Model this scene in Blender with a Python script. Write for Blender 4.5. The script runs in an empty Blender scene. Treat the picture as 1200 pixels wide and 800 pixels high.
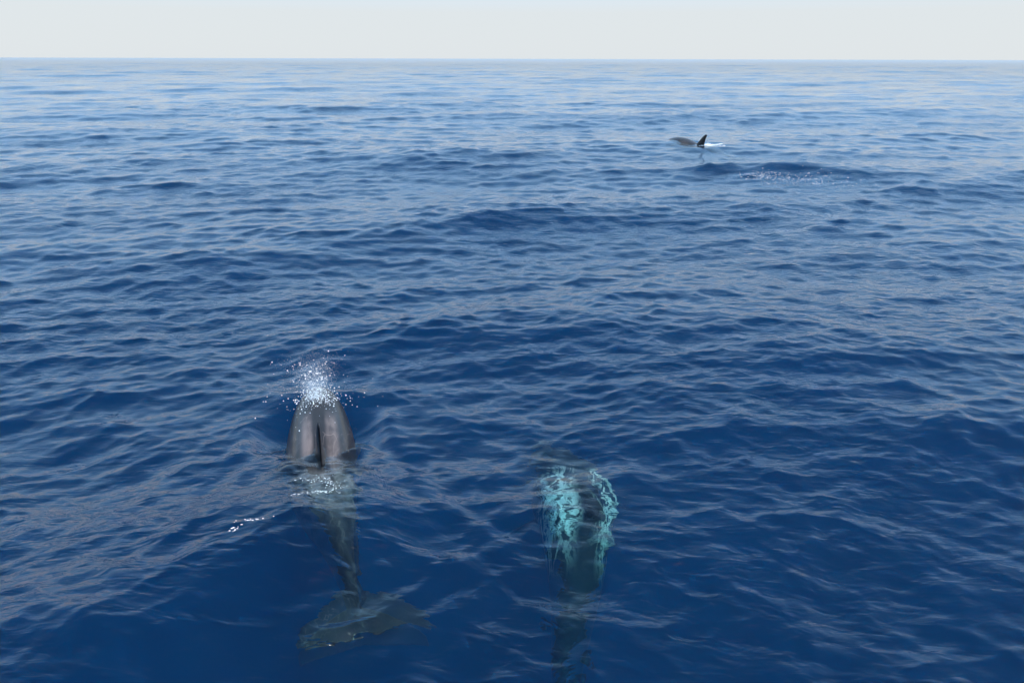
import bpy, bmesh, math, random
import numpy as np
from mathutils import Vector, Matrix

S = bpy.context.scene
COL = S.collection
rng = np.random.default_rng(11)
random.seed(5)

# ---------------------------------------------------------------- camera
CAM_H = 3.0
cam_d = bpy.data.cameras.new('camera')
cam = bpy.data.objects.new('camera', cam_d)
COL.objects.link(cam)
cam.location = (0, 0, CAM_H)
cam.rotation_euler = (math.radians(90 - 19.36), math.radians(-0.14), 0)
cam_d.sensor_width = 36
cam_d.lens = 28.26
cam_d.clip_start = 0.1
cam_d.clip_end = 60000
S.camera = cam

# ---------------------------------------------------------------- sky, sun, exposure
SUN_EL, SUN_AZ = 64.0, 110.0           # degrees; azimuth from +Y towards +X
world = bpy.data.worlds.new('World')
S.world = world
world.use_nodes = True
wn, wl = world.node_tree.nodes, world.node_tree.links
wn.clear()
sky = wn.new('ShaderNodeTexSky')
sky.sky_type = 'NISHITA'
sky.sun_disc = False
sky.sun_elevation = math.radians(SUN_EL)
sky.sun_rotation = math.radians(SUN_AZ)
sky.altitude = 0
sky.air_density = 1.0
sky.dust_density = 0.4
sky.ozone_density = 1.0
hs = wn.new('ShaderNodeHueSaturation')          # sky blue deepened for the sea's reflections
hs.inputs['Saturation'].default_value = 1.35
bgn = wn.new('ShaderNodeBackground')
bgn.inputs['Strength'].default_value = 0.1
won = wn.new('ShaderNodeOutputWorld')
wl.new(sky.outputs[0], hs.inputs['Color'])
hz = wn.new('ShaderNodeMix'); hz.data_type = 'RGBA'  # blends in the horizon haze and the brighter blue above it
wtc = wn.new('ShaderNodeTexCoord'); wsp = wn.new('ShaderNodeSeparateXYZ'); wl.new(wtc.outputs['Generated'], wsp.inputs[0])
wmr = wn.new('ShaderNodeMapRange'); wmr.interpolation_type = 'SMOOTHERSTEP'   # haze is thickest along the horizon
for i_, v_ in enumerate((-.05, .80, .97, .25)): wmr.inputs[1 + i_].default_value = v_
wl.new(wsp.outputs[2], wmr.inputs[0]); wl.new(wmr.outputs[0], hz.inputs[0])
hc = wn.new('ShaderNodeMix'); hc.data_type = 'RGBA'   # white at the horizon, brighter blue higher up to lift the sea's reflections
hm = wn.new('ShaderNodeMapRange')
for i_, v_ in enumerate((.05, .19, 0, 1)): hm.inputs[1 + i_].default_value = v_
hc.inputs[6].default_value = (4.55, 4.85, 5.05, 1); hc.inputs[7].default_value = (3.5, 6.2, 9.6, 1)
wl.new(wsp.outputs[2], hm.inputs[0]); wl.new(hm.outputs[0], hc.inputs[0]); wl.new(hc.outputs[2], hz.inputs[7])
wl.new(hs.outputs[0], hz.inputs[6])
wl.new(hz.outputs[2], bgn.inputs['Color'])
wl.new(bgn.outputs[0], won.inputs['Surface'])

sun_d = bpy.data.lights.new('sun', 'SUN')
sun_d.energy = 4.3
sun_d.angle = math.radians(0.6)
sun_d.color = (1.0, 0.985, 0.96)
sun = bpy.data.objects.new('sun', sun_d)
COL.objects.link(sun)
e, a = math.radians(SUN_EL), math.radians(SUN_AZ)
sdir = Vector((math.cos(e) * math.sin(a), math.cos(e) * math.cos(a), math.sin(e)))
sun.rotation_euler = sdir.to_track_quat('Z', 'Y').to_euler()
sun.location = (0, 0, 50)

S.view_settings.view_transform = 'Standard'
S.view_settings.look = 'None'
S.view_settings.exposure = 0.7
S.view_settings.gamma = 1.0
S.view_settings.use_curve_mapping = False
cy = S.cycles
cy.use_denoising = True
cy.denoiser = 'OPENIMAGEDENOISE'
cy.max_bounces = 9
cy.diffuse_bounces = 2
cy.glossy_bounces = 3
cy.transmission_bounces = 6
cy.volume_bounces = 2
cy.transparent_max_bounces = 8
cy.caustics_refractive = True
cy.caustics_reflective = True
cy.blur_glossy = 0.3
cy.sample_clamp_indirect = 6.0
cy.sample_clamp_direct = 0.0
cy.use_adaptive_sampling = True
cy.adaptive_threshold = 0.02

# ---------------------------------------------------------------- helpers
def link(name, me, mat=None, parent=None):
    o = bpy.data.objects.new(name, me)
    COL.objects.link(o)
    if mat: me.materials.append(mat)
    if parent: o.parent = parent
    return o

def tag(o, label=None, cat=None, group=None, kind=None):
    if label: o['label'] = label
    if cat: o['category'] = cat
    if group: o['group'] = group
    if kind: o['kind'] = kind
    return o

def smooth(a, b, x):
    t = np.clip((x - a) / (b - a), 0, 1)
    return t * t * (3 - 2 * t)

def mesh_np(name, V, loops, starts, totals, smooth_shade=True):
    me = bpy.data.meshes.new(name)
    me.vertices.add(len(V)); me.vertices.foreach_set('co', np.ascontiguousarray(V, np.float32).ravel())
    me.loops.add(len(loops)); me.loops.foreach_set('vertex_index', loops.astype(np.int32))
    me.polygons.add(len(starts))
    me.polygons.foreach_set('loop_start', starts.astype(np.int32))
    me.polygons.foreach_set('loop_total', totals.astype(np.int32))
    if smooth_shade:
        me.polygons.foreach_set('use_smooth', np.ones(len(starts), bool))
    me.update(calc_edges=True)
    return me

class NT:
    def __init__(s, name):
        s.m = bpy.data.materials.new(name); s.m.use_nodes = True
        s.t = s.m.node_tree; s.t.nodes.clear()
        s.out = s.t.nodes.new('ShaderNodeOutputMaterial')
    def n(s, typ, **kw):
        x = s.t.nodes.new(typ)
        for k, v in kw.items():
            if k.startswith('_'): setattr(x, k[1:], v)
            else:
                key = k.replace('__', ' ')
                if isinstance(v, bpy.types.NodeSocket): s.t.links.new(v, x.inputs[key])
                else: x.inputs[key].default_value = v
        return x
    def l(s, a, b): s.t.links.new(a, b)
    def math(s, op, a, b=None, c=None, clamp=False):
        x = s.t.nodes.new('ShaderNodeMath'); x.operation = op; x.use_clamp = clamp
        for i, v in enumerate((a, b, c)):
            if v is None: continue
            if isinstance(v, bpy.types.NodeSocket): s.t.links.new(v, x.inputs[i])
            else: x.inputs[i].default_value = v
        return x.outputs[0]
    def ramp(s, fac, lo, hi, a=0.0, b=1.0):
        x = s.t.nodes.new('ShaderNodeMapRange'); x.interpolation_type = 'SMOOTHSTEP'
        s.t.links.new(fac, x.inputs[0])
        for i, v in enumerate((lo, hi, a, b)): x.inputs[1 + i].default_value = v
        return x.outputs[0]
    def mix(s, fac, a, b):
        x = s.t.nodes.new('ShaderNodeMix'); x.data_type = 'RGBA'
        for i, v in ((0, fac), (6, a), (7, b)):
            if isinstance(v, bpy.types.NodeSocket): s.t.links.new(v, x.inputs[i])
            else: x.inputs[i].default_value = v
        return x.outputs[2]

# ---------------------------------------------------------------- water material
def water_material():
    t = NT('sea_water')
    geo = t.n('ShaderNodeNewGeometry')
    def layer(ang, sx, sy, det, rough, dist):
        mp = t.n('ShaderNodeMapping', Vector=geo.outputs['Position'])
        mp.inputs['Rotation'].default_value = (0, 0, math.radians(ang))
        mp.inputs['Scale'].default_value = (sx, sy, 1)
        n = t.n('ShaderNodeTexNoise', Vector=mp.outputs[0])
        n.noise_dimensions = '2D'
        n.inputs['Scale'].default_value = 1; n.inputs['Detail'].default_value = det
        n.inputs['Roughness'].default_value = rough; n.inputs['Distortion'].default_value = dist
        return n.outputs[0]
    # small capillary ripples, crests lie across the wind; they come and go in gusts
    r1 = layer(-14, 2.6, 6.0, 2, .5, .6)
    r2 = layer(18, 7.0, 14.0, 2, .5, .5)
    gust = t.ramp(layer(20, .12, .22, 2, .5, 0), .35, .65, .55, 1.25)
    h = t.math('ADD', t.math('MULTIPLY', r1, 0.013), t.math('MULTIPLY', r2, 0.0065))
    h = t.math('MULTIPLY', h, gust)
    b = t.n('ShaderNodeBump', Strength=1.0, Distance=1.0, Height=h)
    ln = t.n('ShaderNodeVectorMath', _operation='LENGTH'); t.l(geo.outputs['Position'], ln.inputs[0])
    lg = t.math('LOGARITHM', ln.outputs['Value'], 10.0)
    ro = t.ramp(lg, 1.5, 3.4, .018, .17)     # far off, the unresolved wavelets act as gloss
    fr = t.n('ShaderNodeFresnel', IOR=1.333, Normal=b.outputs[0])
    rf = t.n('ShaderNodeBsdfRefraction', Roughness=ro, IOR=1.333, Normal=b.outputs[0])
    tr = t.n('ShaderNodeBsdfTransparent')           # lets part of the sunlight straight in
    gl = t.n('ShaderNodeBsdfGlossy', Roughness=ro, Normal=b.outputs[0])
    for nd in (rf, tr, gl): nd.inputs['Color'].default_value = (1, 1, 1, 1)
    m1 = t.n('ShaderNodeMixShader', Fac=t.ramp(lg, 1.6, 2.8, .25, .05))
    t.l(rf.outputs[0], m1.inputs[1]); t.l(tr.outputs[0], m1.inputs[2])
    m2 = t.n('ShaderNodeMixShader', Fac=t.math('MULTIPLY', fr.outputs[0], t.ramp(lg, 1.9, 3.0, 1.0, .78)))
    t.l(m1.outputs[0], m2.inputs[1]); t.l(gl.outputs[0], m2.inputs[2])
    t.l(m2.outputs[0], t.out.inputs['Surface'])
    SC = (0.0003, 0.022, 0.075)      # scattering per metre
    AB = (2.3, 0.195, 0.165)        # absorption per metre
    vs = t.n('ShaderNodeVolumeScatter'); ms = max(SC)
    vs.inputs['Color'].default_value = (*[c / ms for c in SC], 1); vs.inputs['Density'].default_value = ms
    vs.inputs['Anisotropy'].default_value = 0.0
    va = t.n('ShaderNodeVolumeAbsorption'); ma = 1.0
    va.inputs['Color'].default_value = (*[1 - c / ma for c in AB], 1); va.inputs['Density'].default_value = ma
    ad = t.n('ShaderNodeAddShader')
    t.l(vs.outputs[0], ad.inputs[0]); t.l(va.outputs[0], ad.inputs[1])
    t.l(ad.outputs[0], t.out.inputs['Volume'])
    return t.m
M_WATER = water_material()

# ---------------------------------------------------------------- wave field (metres, world space)
def make_waves():
    W = []
    #        lambda range   n   rms slope  crest angle, spread
    bands = [(14, 30, 14, 0.022, 8, 16), (6, 14, 26, 0.032, 12, 24), (2.2, 6, 44, 0.038, 10, 34),
             (0.8, 2.2, 60, 0.064, 12, 38), (0.3, 0.8, 90, 0.094, 16, 42), (0.11, 0.3, 110, 0.090, 16, 46)]
    for lo, hi, n, sl, ang, spr in bands:
        for i in range(n):
            lam = lo * (hi / lo) ** ((i + rng.random()) / n)
            d = math.radians(ang + rng.normal() * spr + 90 + (180 if rng.random() < .2 else 0))
            k = 2 * math.pi / lam
            A = sl * math.sqrt(2 / n) / k
            W.append((lam, k * math.cos(d), k * math.sin(d), A * (0.6 + .8 * rng.random()), rng.random() * 2 * math.pi))
    return W
WAVES = make_waves()
CHOP = 0.9

def wave_at(x, y, lam_min=0.0):
    """height of the undisturbed surface over one point (horizontal drift neglected)"""
    return sum(A * math.cos(kx * x + ky * y + ph) for lam, kx, ky, A, ph in WAVES if lam >= lam_min)

# --- placement of the three animals (world metres)
D1 = dict(fin=(-1.50, 5.66), head=math.radians(103.5))
D2 = dict(fin=(0.67, 5.50), head=math.radians(92))
D3 = dict(fin=(6.62, 29.2), head=math.radians(113))

def build_sea():
    rs = [0.4]
    while rs[-1] < 24000:
        r = rs[-1]
        f = .06 if r < 2.7 else (.0036 if r < 12 else (.0043 if r < 60 else (.0062 if r < 500 else (.011 if r < 1500 else .02))))
        rs.append(r * (1 + f))
    rs = np.array(rs); nr = len(rs)
    wedge = np.radians(np.linspace(-42, 42, 720))
    rest = np.radians(np.linspace(42, 318, 92)[1:-1])
    th = np.concatenate([wedge, rest]); nt = len(th)
    dth = np.empty(nt); dth[:720] = wedge[1] - wedge[0]; dth[720:] = rest[1] - rest[0]
    R, T = np.meshgrid(rs, th, indexing='ij')
    X = (R * np.sin(T)).astype(np.float32); Y = (R * np.cos(T)).astype(np.float32)
    DR = np.gradient(rs)[:, None]; DT = rs[:, None] * dth[None, :]
    Z = np.zeros_like(X); DX = np.zeros_like(X); DY = np.zeros_like(X)
    sT, cT = np.sin(th)[None, :], np.cos(th)[None, :]
    for lam, kx, ky, A, ph in WAVES:
        k = math.hypot(kx, ky); ux, uy = kx / k, ky / k
        # rows beyond which the grid cannot carry this wave any more
        lim = int(np.searchsorted(DR[:, 0], lam / 2.0)) + 1
        lim = min(lim, nr)
        sp = DR[:lim] * np.abs(ux * sT + uy * cT) + DT[:lim] * np.abs(ux * cT - uy * sT)
        w = smooth(2.2, 4.5, lam / sp).astype(np.float32) * np.float32(A)
        p = X[:lim] * np.float32(kx) + Y[:lim] * np.float32(ky) + np.float32(ph)
        Z[:lim] += w * np.cos(p)
        s = w * np.sin(p) * np.float32(CHOP if lam > 2.2 else 1.35)
        DX[:lim] -= s * np.float32(ux); DY[:lim] -= s * np.float32(uy)
    far = 1 - smooth(9000, 16000, R).astype(np.float32)
    Z *= far
    X2, Y2 = X + DX * far, Y + DY * far
    disturb(X2, Y2, Z)
    V = np.stack([X2, Y2, Z], -1).reshape(-1, 3)
    idx = np.arange(nr * nt).reshape(nr, nt)
    a = idx[:-1]; b = idx[1:]
    an = np.roll(a, -1, 1); bn = np.roll(b, -1, 1)
    quads = np.stack([a, an, bn, b], -1).reshape(-1, 4)
    # floor ring + floor, far below, closing the body of water
    base = len(V)
    ring = np.stack([X[-1], Y[-1], np.full(nt, -400.0)], -1)
    V = np.concatenate([V, ring])
    ri = base + np.arange(nt); rn = np.roll(ri, -1)
    side = np.stack([idx[-1], np.roll(idx[-1], -1), rn, ri], -1)
    allq = np.concatenate([quads, side])
    loops = allq.ravel()
    starts = np.arange(len(allq)) * 4; totals = np.full(len(allq), 4)
    cap_top = idx[0][::-1]; cap_bot = ri
    starts = np.concatenate([starts, [len(loops), len(loops) + nt]])
    totals = np.concatenate([totals, [nt, nt]])
    loops = np.concatenate([loops, cap_top, cap_bot])
    me = mesh_np('sea', V, loops, starts, totals)
    o = link('sea', me, M_WATER)
    tag(o, 'deep blue rippled open sea reaching to the horizon', 'sea', kind='structure')
    return o

def local(d, X, Y):
    """coordinates along (towards the head) and across an animal, from its fin"""
    c, s = math.cos(d['head']), math.sin(d['head'])
    dx, dy = X - d['fin'][0], Y - d['fin'][1]
    return dx * c + dy * s, -dx * s + dy * c

def disturb(X, Y, Z):
    """the water pushed about by the animal that breathes at the surface"""
    u, v = local(D1, X, Y)
    near = np.exp(-((u - .2) / 1.6) ** 2 - (v / .9) ** 2)
    # calm the chop right over the animal, so that its back breaks through evenly
    base = wave_at(*D1['fin'], 2.2)
    k = .85 * np.exp(-((u - .35) / 1.1) ** 4 - (v / .52) ** 4)
    Z += k * (base - Z)
    # water heaped in front of the head, smooth hollows along both sides, a lip behind the shoulders
    W_ = np.exp(-(v / .46) ** 4)
    Z += W_ * (.055 * np.exp(-((u - 1.45) / .28) ** 2) - .12 * np.exp(-((u - .62) / .36) ** 2))
    Z += .05 * np.exp(-((u - .45) / .45) ** 2) * (np.exp(-((v - .60) / .10) ** 2) + np.exp(-((v + .60) / .10) ** 2))
    # swell crests out by the distant animal
    Z += .21 * np.exp(-((X - 7.4 - .15 * np.sin(Y)) / 2.3) ** 2 - ((Y - 23.0 + .12 * (X - 7.5)) / .8) ** 2)
    Z += .04 * np.exp(-((X - 6.3) / 1.3) ** 2 - ((Y - 27.4) / .6) ** 2)
    # broken film of water running off the back
    f = np.exp(-((u + .62) / .42) ** 2 - (v / .26) ** 2)
    q = np.zeros_like(Z)
    rr = np.random.default_rng(3)
    for i in range(16):
        lam = .06 + .10 * rr.random(); d = rr.random() * 6.283; kk = 6.283 / lam
        q += np.cos(X * kk * math.cos(d) + Y * kk * math.sin(d) + rr.random() * 6.28) * lam * .012
    Z += f * q * 2.2
    g_ = np.exp(-((u + .15) / .35) ** 2 - (v / .38) ** 2)
    Z += g_ * (.020 * np.sin(9 * v + 6 * u + .5) + .014 * np.sin(17 * v - 9 * u + 2.) + .012 * np.sin(23 * u + 8 * v))
    Z += .05 * np.exp(-((u + .05 - .9 * np.abs(v)) / .10) ** 2 - ((v + .22) / .14) ** 2)
    # the long shoulder of water that trails off towards the boat
    P0, T_ = (-2.3, 2.9), (.434, .901)
    al = (X - P0[0]) * T_[0] + (Y - P0[1]) * T_[1]; d = (X - P0[0]) * T_[1] - (Y - P0[1]) * T_[0]
    d = d + .10 * np.sin(al * 2.1 + .6)
    Z += .19 * np.where(d < 0, np.exp(-(d / 1.25) ** 2), np.exp(-(d / .6) ** 2)) * smooth(-2.5, -.5, al) * smooth(3.3, 2.3, al)
    # a packet of fine parallel ripples over the tail
    al = (X + .6) * .74 + (Y - 3.9) * .67; d = (X + .6) * .67 - (Y - 3.9) * .74
    Z += .010 * np.cos(d * 24 + .8 * np.sin(al * 2.3)) * np.exp(-(al / .9) ** 2 - (d / .42) ** 2)
    # feathered wake ridges that spread from the shoulders
    for sgn in (1, -1):
        w = sgn * v - (.30 + .42 * (0.35 - u))
        Z += .011 * np.cos(w * 17 + .5 * np.sin(u * 5)) * np.exp(-(w / .35) ** 2) * smooth(.7, .2, u) * smooth(-2.6, -.6, u)

sea = build_sea()

# ---------------------------------------------------------------- dolphins
L = 3.0
#      s    half width, top, bottom   (fractions of the length)
PROF = [(0.000, .006, .004, -.010), (0.006, .022, .020, -.026), (0.018, .036, .036, -.038), (0.04, .050, .050, -.048),
        (0.08, .064, .060, -.058), (0.13, .076, .068, -.068), (0.19, .086, .076, -.078), (0.26, .093, .083, -.087),
        (0.34, .095, .087, -.092), (0.42, .091, .086, -.089), (0.50, .081, .080, -.079), (0.58, .067, .070, -.067),
        (0.66, .051, .058, -.055), (0.74, .036, .047, -.044), (0.81, .025, .037, -.035), (0.88, .016, .026, -.025),
        (0.94, .012, .016, -.015), (0.985, .006, .007, -.007)]

def hermite(xs, ys, x):
    xs, ys = np.array(xs), np.array(ys)
    m = np.gradient(ys, xs)
    i = np.clip(np.searchsorted(xs, x) - 1, 0, len(xs) - 2)
    h = xs[i + 1] - xs[i]; t = (x - xs[i]) / h
    return ((2 * t**3 - 3 * t**2 + 1) * ys[i] + (t**3 - 2 * t**2 + t) * h * m[i]
            + (-2 * t**3 + 3 * t**2) * ys[i + 1] + (t**3 - t**2) * h * m[i + 1])

def loft(bm, rings):
    vr = [[bm.verts.new(p) for p in r] for r in rings]
    n = len(vr[0])
    for A, B in zip(vr[:-1], vr[1:]):
        for i in range(n):
            bm.faces.new((A[i], A[(i + 1) % n], B[(i + 1) % n], B[i]))
    bm.faces.new(vr[0][::-1]); bm.faces.new(vr[-1])

def foil(lead, trail, thick, tdir, n=9):
    """a section of a fin: pointed oval between leading and trailing edge"""
    lead, trail, tdir = Vector(lead), Vector(trail), Vector(tdir)
    up, lo = [], []
    for i in range(n + 1):
        x = i / n
        yt = thick * 1.9 * (math.sqrt(max(x, 0)) * .62 - .25 * x - .37 * x * x) + (0.0035)
        c = lead.lerp(trail, x)
        up.append(c + tdir * yt); lo.append(c - tdir * yt)
    return up + lo[::-1]

def dolphin_rest_mesh():
    """continuous body with fins, head towards +x, beakless rounded head at x = 0, tail at x = -L"""
    bm = bmesh.new()
    S_ = np.array([p[0] for p in PROF])
    ss = np.concatenate([[0, .003, .006, .011, .018, .028], np.linspace(.04, .985, 50)])
    hw = hermite(S_, [p[1] for p in PROF], ss); tp = hermite(S_, [p[2] for p in PROF], ss); bt = hermite(S_, [p[3] for p in PROF], ss)
    rings = []
    N = 36
    for s, w, t, b in zip(ss, hw, tp, bt):
        ring = []
        for i in range(N):
            an = 2 * math.pi * i / N
            cx, cz = math.cos(an), math.sin(an)
            z = (t if cz > 0 else -b) * cz
            # keeled tail stock
            k = 1 - .25 * max(0, (s - .6) / .4) * abs(cz)
            ring.append(Vector((-s * L, w * cx * k * L, z * L)))
        rings.append(ring)
    loft(bm, rings)
    # dorsal fin: tall and hooked
    fin = [(0.00, .375, .520, .017), (.03, .402, .513, .014), (.06, .426, .508, .011), (.09, .450, .509, .008), (.113, .471, .5145, .0055),
           (.130, .491, .521, .003), (.138, .506, .5245, .0015)]
    loft(bm, [foil((-l * L, 0, (.062 + h) * L), (-tr * L, 0, (.058 + h * .985) * L), th * L * 1.6, (0, 1, 0)) for h, l, tr, th in fin])
    for sg in (1, -1):
        # flukes
        fl = [(.000, .905, 1.004, .010), (.03, .915, 1.010, .009), (.06, .934, 1.016, .007), (.09, .960, 1.020, .005), (.113, .985, 1.027, .003), (.124, 1.004, 1.033, .0015)]
        rings = [foil((-l * L, sg * y * L, 0), (-tr * L, sg * y * L, 0), th * L * .6, (0, 0, 1)) for y, l, tr, th in fl]
        loft(bm, rings if sg < 0 else [r[::-1] for r in rings])
        # flippers
        fp = [(0.0, .195, .262, .014), (.03, .207, .268, .011), (.07, .228, .279, .009), (.11, .252, .292, .007), (.145, .280, .305, .004), (.158, .297, .308, .002)]
        rings = [foil((-l * L, sg * (.060 + y * .80) * L, (-.045 - y * .52) * L), (-tr * L, sg * (.058 + y * .80) * L, (-.047 - y * .52) * L), th * L * .6, (0, -sg * .5, .85)) for y, l, tr, th in fp]
        loft(bm, rings if sg < 0 else [r[::-1] for r in rings])
    bmesh.ops.recalc_face_normals(bm, faces=bm.faces)
    me = bpy.data.meshes.new('dolphin_raw'); bm.to_mesh(me); bm.free()
    o = bpy.data.objects.new('dolphin_raw', me); COL.objects.link(o)
    rm = o.modifiers.new('r', 'REMESH'); rm.mode = 'VOXEL'; rm.voxel_size = .0105; rm.use_smooth_shade = True
    sm = o.modifiers.new('s', 'SMOOTH'); sm.factor = .5; sm.iterations = 4
    dg = bpy.context.evaluated_depsgraph_get()
    out = bpy.data.meshes.new_from_object(o.evaluated_get(dg))
    bpy.data.objects.remove(o); bpy.data.meshes.remove(me)
    return out
REST = dolphin_rest_mesh()
FIN_S = .45

def bend(P, spec):
    """carry rest points onto the animal's own curved spine; x is measured from the fin"""
    s = -P[:, 0] / L
    cz = hermite([p[0] for p in spec], [p[1] for p in spec], s)
    cyy = hermite([p[0] for p in spec], [p[2] for p in spec], s)
    e_ = .01
    dz = (hermite([p[0] for p in spec], [p[1] for p in spec], s - e_) - hermite([p[0] for p in spec], [p[1] for p in spec], s + e_)) / (2 * e_ * L)
    a_ = np.arctan(dz)
    x = (FIN_S - s) * L
    return np.stack([x - np.sin(a_) * P[:, 2], cyy + P[:, 1], cz + np.cos(a_) * P[:, 2]], -1)

def skin_material(name, back, pale, amount, scratch, span=(-2.4, -1.6, .1, .2), bscale=3.4, sharp=1.0, stripes=0.0, sheen_mottle=0.0, wet=1.0):
    t = NT(name)
    at = t.n('ShaderNodeAttribute', _attribute_name='rest')
    sep = t.n('ShaderNodeSeparateXYZ', Vector=at.outputs['Vector'])
    x, y, z = sep.outputs
    ay = t.math('ABSOLUTE', y)
    def noise(scale, det=4, rough=.55, dist=0.0, stretch=(1, 1, 1)):
        mp = t.n('ShaderNodeMapping', Vector=at.outputs['Vector']); mp.inputs['Scale'].default_value = stretch
        n = t.n('ShaderNodeTexNoise', Vector=mp.outputs[0]); n.inputs['Scale'].default_value = scale
        n.inputs['Detail'].default_value = det; n.inputs['Roughness'].default_value = rough; n.inputs['Distortion'].default_value = dist
        return n.outputs[0]
    # fins stay dark: everything high above or far out from the spine
    finm = t.math('MULTIPLY', t.ramp(z, .262, .30), t.ramp(x, -1.02, -1.12))
    # pale mottling spreads over shoulders and flanks
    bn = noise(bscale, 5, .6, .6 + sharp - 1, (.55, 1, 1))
    if sharp > 1:                                   # painted lacework of rippled sunlight rather than pale clouds
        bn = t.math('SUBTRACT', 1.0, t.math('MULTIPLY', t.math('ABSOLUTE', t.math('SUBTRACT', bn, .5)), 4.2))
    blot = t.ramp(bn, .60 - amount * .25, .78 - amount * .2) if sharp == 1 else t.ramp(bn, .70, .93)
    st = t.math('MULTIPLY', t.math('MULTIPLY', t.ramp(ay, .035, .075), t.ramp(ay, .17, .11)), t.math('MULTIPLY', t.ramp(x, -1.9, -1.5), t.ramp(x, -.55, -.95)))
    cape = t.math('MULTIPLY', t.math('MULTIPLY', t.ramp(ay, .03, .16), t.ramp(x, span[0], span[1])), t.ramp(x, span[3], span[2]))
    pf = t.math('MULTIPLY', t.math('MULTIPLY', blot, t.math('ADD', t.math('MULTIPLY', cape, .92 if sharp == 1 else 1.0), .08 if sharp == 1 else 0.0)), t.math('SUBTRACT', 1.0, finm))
    base = t.mix(t.ramp(noise(2.2, 4), .35, .7), (*[c * .75 for c in back], 1), (*[c * 1.3 for c in back], 1))
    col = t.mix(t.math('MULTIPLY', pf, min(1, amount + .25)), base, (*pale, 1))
    col = t.mix(t.math('MULTIPLY', t.math('MULTIPLY', st, stripes), t.math('MULTIPLY', t.ramp(noise(14, 5, .65, .3, (.18, 1, 1)), .3, .62, .25, 1.0), t.ramp(noise(3.5, 3, .5, .4), .3, .6, .45, 1.0))), col, (*pale, 1))
    fk = t.math('MULTIPLY', t.ramp(x, -2.66, -2.85), t.ramp(noise(11, 5, .65, .5), .42, .60))
    col = t.mix(t.math('MULTIPLY', fk, sheen_mottle * .05), col, (.24, .225, .225, 1))
    sheen_ = t.math('MULTIPLY', t.math('MULTIPLY', t.ramp(x, -2.25, -1.95), t.ramp(x, -1.50, -1.68)), t.ramp(noise(6.5, 5, .62, .8, (.7, 1, 1)), .40, .62))
    col = t.mix(t.math('MULTIPLY', sheen_, sheen_mottle), col, (.46, .42, .40, 1))  # wet sheen behind the dorsal fin, painted as pale patches
    # thin raking scars
    v = t.n('ShaderNodeTexVoronoi', _feature='DISTANCE_TO_EDGE')
    mp = t.n('ShaderNodeMapping', Vector=at.outputs['Vector']); mp.inputs['Scale'].default_value = (2.5, 9, 6); mp.inputs['Rotation'].default_value = (.4, .3, .5)
    nz = t.n('ShaderNodeTexNoise', Vector=mp.outputs[0]); nz.inputs['Scale'].default_value = 1.1
    va = t.n('ShaderNodeVectorMath', _operation='ADD'); t.l(mp.outputs[0], va.inputs[0]); t.l(nz.outputs['Color'], va.inputs[1])
    t.l(va.outputs[0], v.inputs['Vector']); v.inputs['Scale'].default_value = 1.3
    ln = t.math('MULTIPLY', t.ramp(v.outputs['Distance'], .03, .0), t.ramp(noise(5, 2), .5, .62))
    col = t.mix(t.math('MULTIPLY', t.math('MULTIPLY', ln, scratch), t.math('SUBTRACT', 1.0, finm)), col, (*[min(1, c * 1.15) for c in pale], 1))
    col = t.mix(finm, col, (*[c * .55 for c in back], 1))
    bmp = t.n('ShaderNodeBump', Strength=.25, Distance=.006, Height=noise(28, 4, .6, 0, (.5, 1.5, 1)))
    p = t.n('ShaderNodeBsdfPrincipled', Normal=bmp.outputs[0])
    t.l(col, p.inputs['Base Color'])
    p.inputs['Roughness'].default_value = .42; p.inputs['IOR'].default_value = 1.36
    p.inputs['Coat Weight'].default_value = .4 * wet; p.inputs['Specular IOR Level'].default_value = .5 * wet; p.inputs['Coat Roughness'].default_value = .11; p.inputs['Coat IOR'].default_value = 1.33
    t.l(p.outputs[0], t.out.inputs['Surface'])
    return t.m

def eye_material():
    t = NT('eye_dark'); p = t.n('ShaderNodeBsdfPrincipled'); p.inputs['Base Color'].default_value = (.01, .009, .008, 1)
    p.inputs['Roughness'].default_value = .12; t.l(p.outputs[0], t.out.inputs['Surface']); return t.m
M_EYE = eye_material()

def ball(r, scale=(1, 1, 1), sub=2):
    bm = bmesh.new(); bmesh.ops.create_icosphere(bm, subdivisions=sub, radius=r)
    for v in bm.verts: v.co = Vector((v.co.x * scale[0], v.co.y * scale[1], v.co.z * scale[2]))
    for f in bm.faces: f.smooth = True
    return bm

def make_dolphin(d, spec, mat, label, scale=1.0, zoff=0.0, roll=0.0, girth=1.0):
    root = bpy.data.objects.new('dolphin', None); COL.objects.link(root)
    root.empty_display_size = .3
    root.location = (d['fin'][0], d['fin'][1], d['z'] + zoff)
    root.rotation_euler = (roll, 0, d['head']); root.scale = (scale, scale * girth, scale)
    tag(root, label, 'dolphin', 'dolphins in the open sea')
    me = REST.copy()
    n = len(me.vertices); P = np.empty(n * 3, np.float32); me.vertices.foreach_get('co', P); P = P.reshape(-1, 3)
    at = me.attributes.new('rest', 'FLOAT_VECTOR', 'POINT'); at.data.foreach_set('vector', P.ravel())
    Q = bend(P, spec).astype(np.float32); me.vertices.foreach_set('co', Q.ravel()); me.update()
    body = link('body', me, mat, root)
    def place(name, bm, pos, m):
        c = np.array([pos], float); c = bend(c, spec)[0]
        mm = bpy.data.meshes.new(name); bm.to_mesh(mm); bm.free()
        o = link(name, mm, m, body); o.location = c; return o
    place('blowhole', ball(.034, (.45, 1, .28)), (-.14 * L, 0, .0685 * L), M_EYE)
    for sg in (1, -1):
        place('eye', ball(.016, (1, .6, .8)), (-.085 * L, sg * .0625 * L, -.012 * L), M_EYE)
    return root

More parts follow.
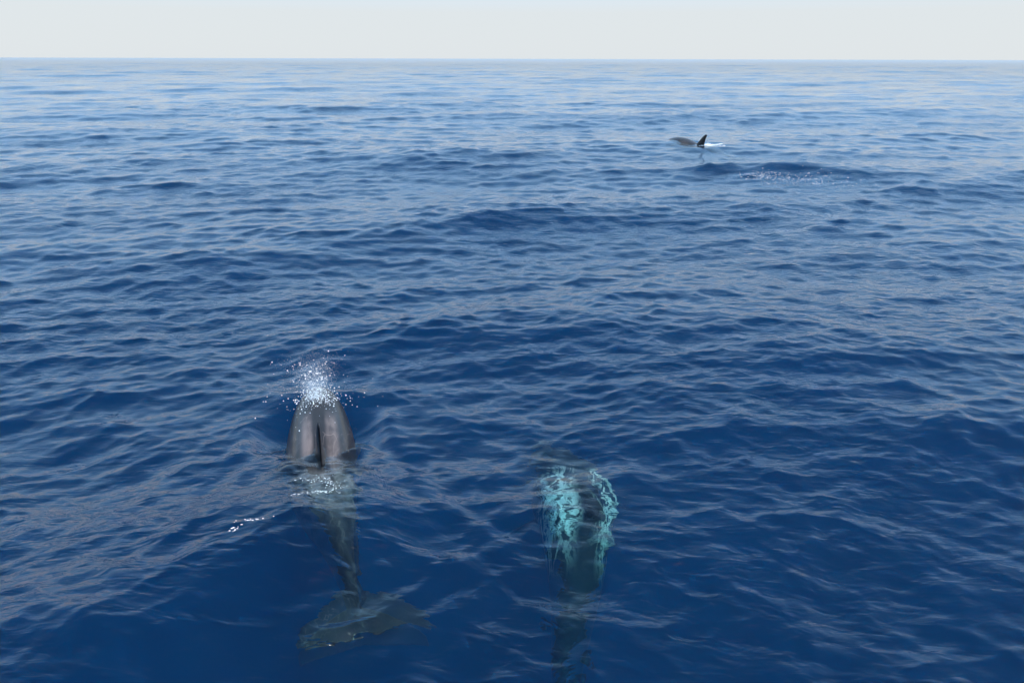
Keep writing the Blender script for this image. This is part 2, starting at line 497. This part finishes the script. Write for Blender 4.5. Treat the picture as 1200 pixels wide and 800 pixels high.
D1['z'] = wave_at(*D1['fin'], 2.2); D2['z'] = wave_at(*D2['fin'], 2.2); D3['z'] = wave_at(*D3['fin'], 2.2)
M_SKIN1 = skin_material('skin_brown_grey', (.011, .0085, .0075), (.15, .120, .112), .3, .6, stripes=.9, sheen_mottle=.5)
M_SKIN2 = skin_material('skin_painted_caustics', (.013, .017, .017), (.84, .95, .90), .95, .0, (-1.78, -1.55, -1.10, -.90), bscale=5.6, sharp=2.0, wet=.1)  # pale lacework painted for sunlight rippling through the water
M_SKIN3 = skin_material('skin_far', (.016, .0145, .014), (.26, .23, .20), .4, .4)

#         s, spine height, sideways
SP1 = [(-.02, -.03, 0), (.10, -.045, 0), (.22, -.10, 0), (.34, -.145, 0), (.45, -.18, 0), (.55, -.176, -.02), (.68, -.132, -.06), (.80, -.150, -.11), (.90, -.21, -.155), (1.05, -.265, -.21)]
SP2 = [(-.02, -1.15, 0), (.15, -.84, 0), (.30, -.63, 0), (.45, -.61, 0), (.60, -.80, 0), (.75, -1.20, 0), (.90, -1.66, 0), (1.05, -2.05, 0)]
SP3 = [(-.02, -.08, 0), (.10, -.02, 0), (.22, -.04, 0), (.34, -.12, 0), (.45, -.20, 0), (.60, -.29, 0), (.75, -.40, 0), (1.05, -.7, 0)]
make_dolphin(D1, SP1, M_SKIN1, 'brown grey dolphin breathing out, back and dorsal fin out of the water', scale=1.1, girth=.93)
make_dolphin(D2, SP2, M_SKIN2, 'dolphin swimming wholly under the surface, turquoise sunlight ripples painted on its skin', roll=math.radians(15))
make_dolphin(D3, SP3, M_SKIN3, 'distant dolphin with tall dark fin raised beside a white splash', scale=1.42, zoff=-.13)

# ---------------------------------------------------------------- spray, splashes and sun glints made as flecks
def foam_and_glint_material():
    t = NT('white_water_and_glints')
    p = t.n('ShaderNodeBsdfPrincipled'); p.inputs['Base Color'].default_value = (.80, .87, .92, 1)
    p.inputs['Roughness'].default_value = .35
    t.l(p.outputs[0], t.out.inputs['Surface']); return t.m
M_FOAM = foam_and_glint_material()

def droplets(name, pts, radii, squash=None):
    """many small drops in one mesh"""
    bm = bmesh.new(); bmesh.ops.create_icosphere(bm, subdivisions=1, radius=1)
    bv = np.array([v.co[:] for v in bm.verts]); bf = np.array([[v.index for v in f.verts] for f in bm.faces]); bm.free()
    pts = np.asarray(pts, float); radii = np.asarray(radii, float); n = len(pts)
    sc = np.ones((n, 3)) if squash is None else np.asarray(squash, float)
    V = (bv[None] * radii[:, None, None] * sc[:, None, :] + pts[:, None, :]).reshape(-1, 3)
    F = (bf[None] + (np.arange(n) * len(bv))[:, None, None]).reshape(-1, 3)
    me = mesh_np(name, V, F.ravel(), np.arange(len(F)) * 3, np.full(len(F), 3))
    return me

def to_world(d, u, v):
    c, s = math.cos(d['head']), math.sin(d['head'])
    return d['fin'][0] + u * c - v * s, d['fin'][1] + u * s + v * c

# blow: a burst of drops thrown up from the blowhole
r_ = np.random.default_rng(21)
pts, rad = [], []
BU = (FIN_S - .14) * L * 1.1
bx, by = to_world(D1, BU, 0); bz = D1['z'] + .13
jets = [(r_.normal() * .13, r_.normal() * .13, .55 + .6 * r_.random(), .10 + .16 * r_.random()) for k in range(26)]
for i in range(13000):
    jx, jy, jv, jw = jets[int(r_.random() ** 1.3 * len(jets))]
    t_ = r_.random() ** 1.2 * jv
    h = .47 * t_ * (1.25 - .3 * t_)
    w = .036 + jw * t_ * .50
    if r_.random() < .8 * max(0, t_ - .4) * 1.6: continue
    big = r_.random() < .035
    pts.append((bx - .01 + jx * t_ * .55 + r_.normal() * w, by - .03 + jy * t_ * .55 + r_.normal() * w, bz - .005 + h + r_.normal() * .015))
    rad.append((.0018 + .0042 * r_.random() ** 2.8) if big else (.0005 + .0008 * r_.random()))
for i in range(420):                                    # drops falling back over the head
    u = BU - .08 + r_.normal() * .10; v = r_.normal() * .10
    x, y = to_world(D1, u, v)
    pts.append((x, y, bz + .015 + abs(r_.normal()) * .06)); rad.append(.0016 + .0055 * r_.random() ** 2.4)
for i in range(90):
    x, y = to_world(D1, BU - .2 + r_.normal() * .25, r_.normal() * .25)
    pts.append((x, y, bz + abs(r_.normal()) * .22)); rad.append(.0018 + .004 * r_.random() ** 2)
o = link('blow_spray', droplets('blow_spray', pts, rad), M_FOAM)
tag(o, 'white burst of spray drops blown above the head of the near dolphin', 'spray', kind='stuff')

bpy.context.view_layer.update()
dg = bpy.context.evaluated_depsgraph_get()
from mathutils.bvhtree import BVHTree
def sea_z(x, y):
    hit, loc, nrm, i = sea.ray_cast(Vector((x, y, 5)), Vector((0, 0, -1)))
    return loc.z if hit else 0.0
def foam_and_glints(name, label, centres, seed, rmin, rmax):
    """white flecks lying on the surface, for splashes and for modelled sun glints: (x, y, spread x, spread y, count)"""
    q = np.random.default_rng(seed); pts, rad, sq = [], [], []
    for cx, cy_, sx, sy, n in centres:
        for i in range(n):
            x, y = cx + q.normal() * sx, cy_ + q.normal() * sy
            pts.append((x, y, sea_z(x, y))); rad.append(rmin + (rmax - rmin) * q.random() ** 2)
            sq.append((1 + 1.4 * q.random(), .8 + .6 * q.random(), .22))
    o = link(name, droplets(name, pts, rad, sq), M_FOAM)
    return tag(o, label, 'foam_and_glints', kind='stuff')
fx, fy = to_world(D3, -.55, 0)
foam_and_glints('foam_and_glints', 'white splash behind the tall fin of the distant dolphin', [(6.90, 29.05, .13, .2, 160), (7.2, 29.0, .15, .2, 30)], 31, .012, .045)
foam_and_glints('foam_and_glints', 'patch of sun sparkle on a wave crest, made as white flecks', [(6.75, 22.0, .28, .16, 220), (7.6, 21.7, .6, .28, 240), (8.1, 21.0, .5, .25, 90)], 32, .003, .016)  # white flecks stand in for sun sparkle on the wave
foam_and_glints('foam_and_glints', 'sun glints made as white flecks on the wet back behind the fin of the near dolphin', [(-1.36, 5.10, .07, .03, 60), (-1.24, 4.98, .05, .02, 40), (-1.30, 4.86, .06, .02, 50), (-1.46, 4.80, .025, .01, 14)], 34, .0016, .0045)  # white flecks added where the wet back glints in the sun
foam_and_glints('foam_and_glints', 'short row of sun glints made as white flecks beside the tail of the near dolphin', [(-1.72, 4.33, .022, .022, 14), (-1.62, 4.42, .06, .012, 18)], 33, .0025, .006)  # a line of sun glints, modelled as white flecks
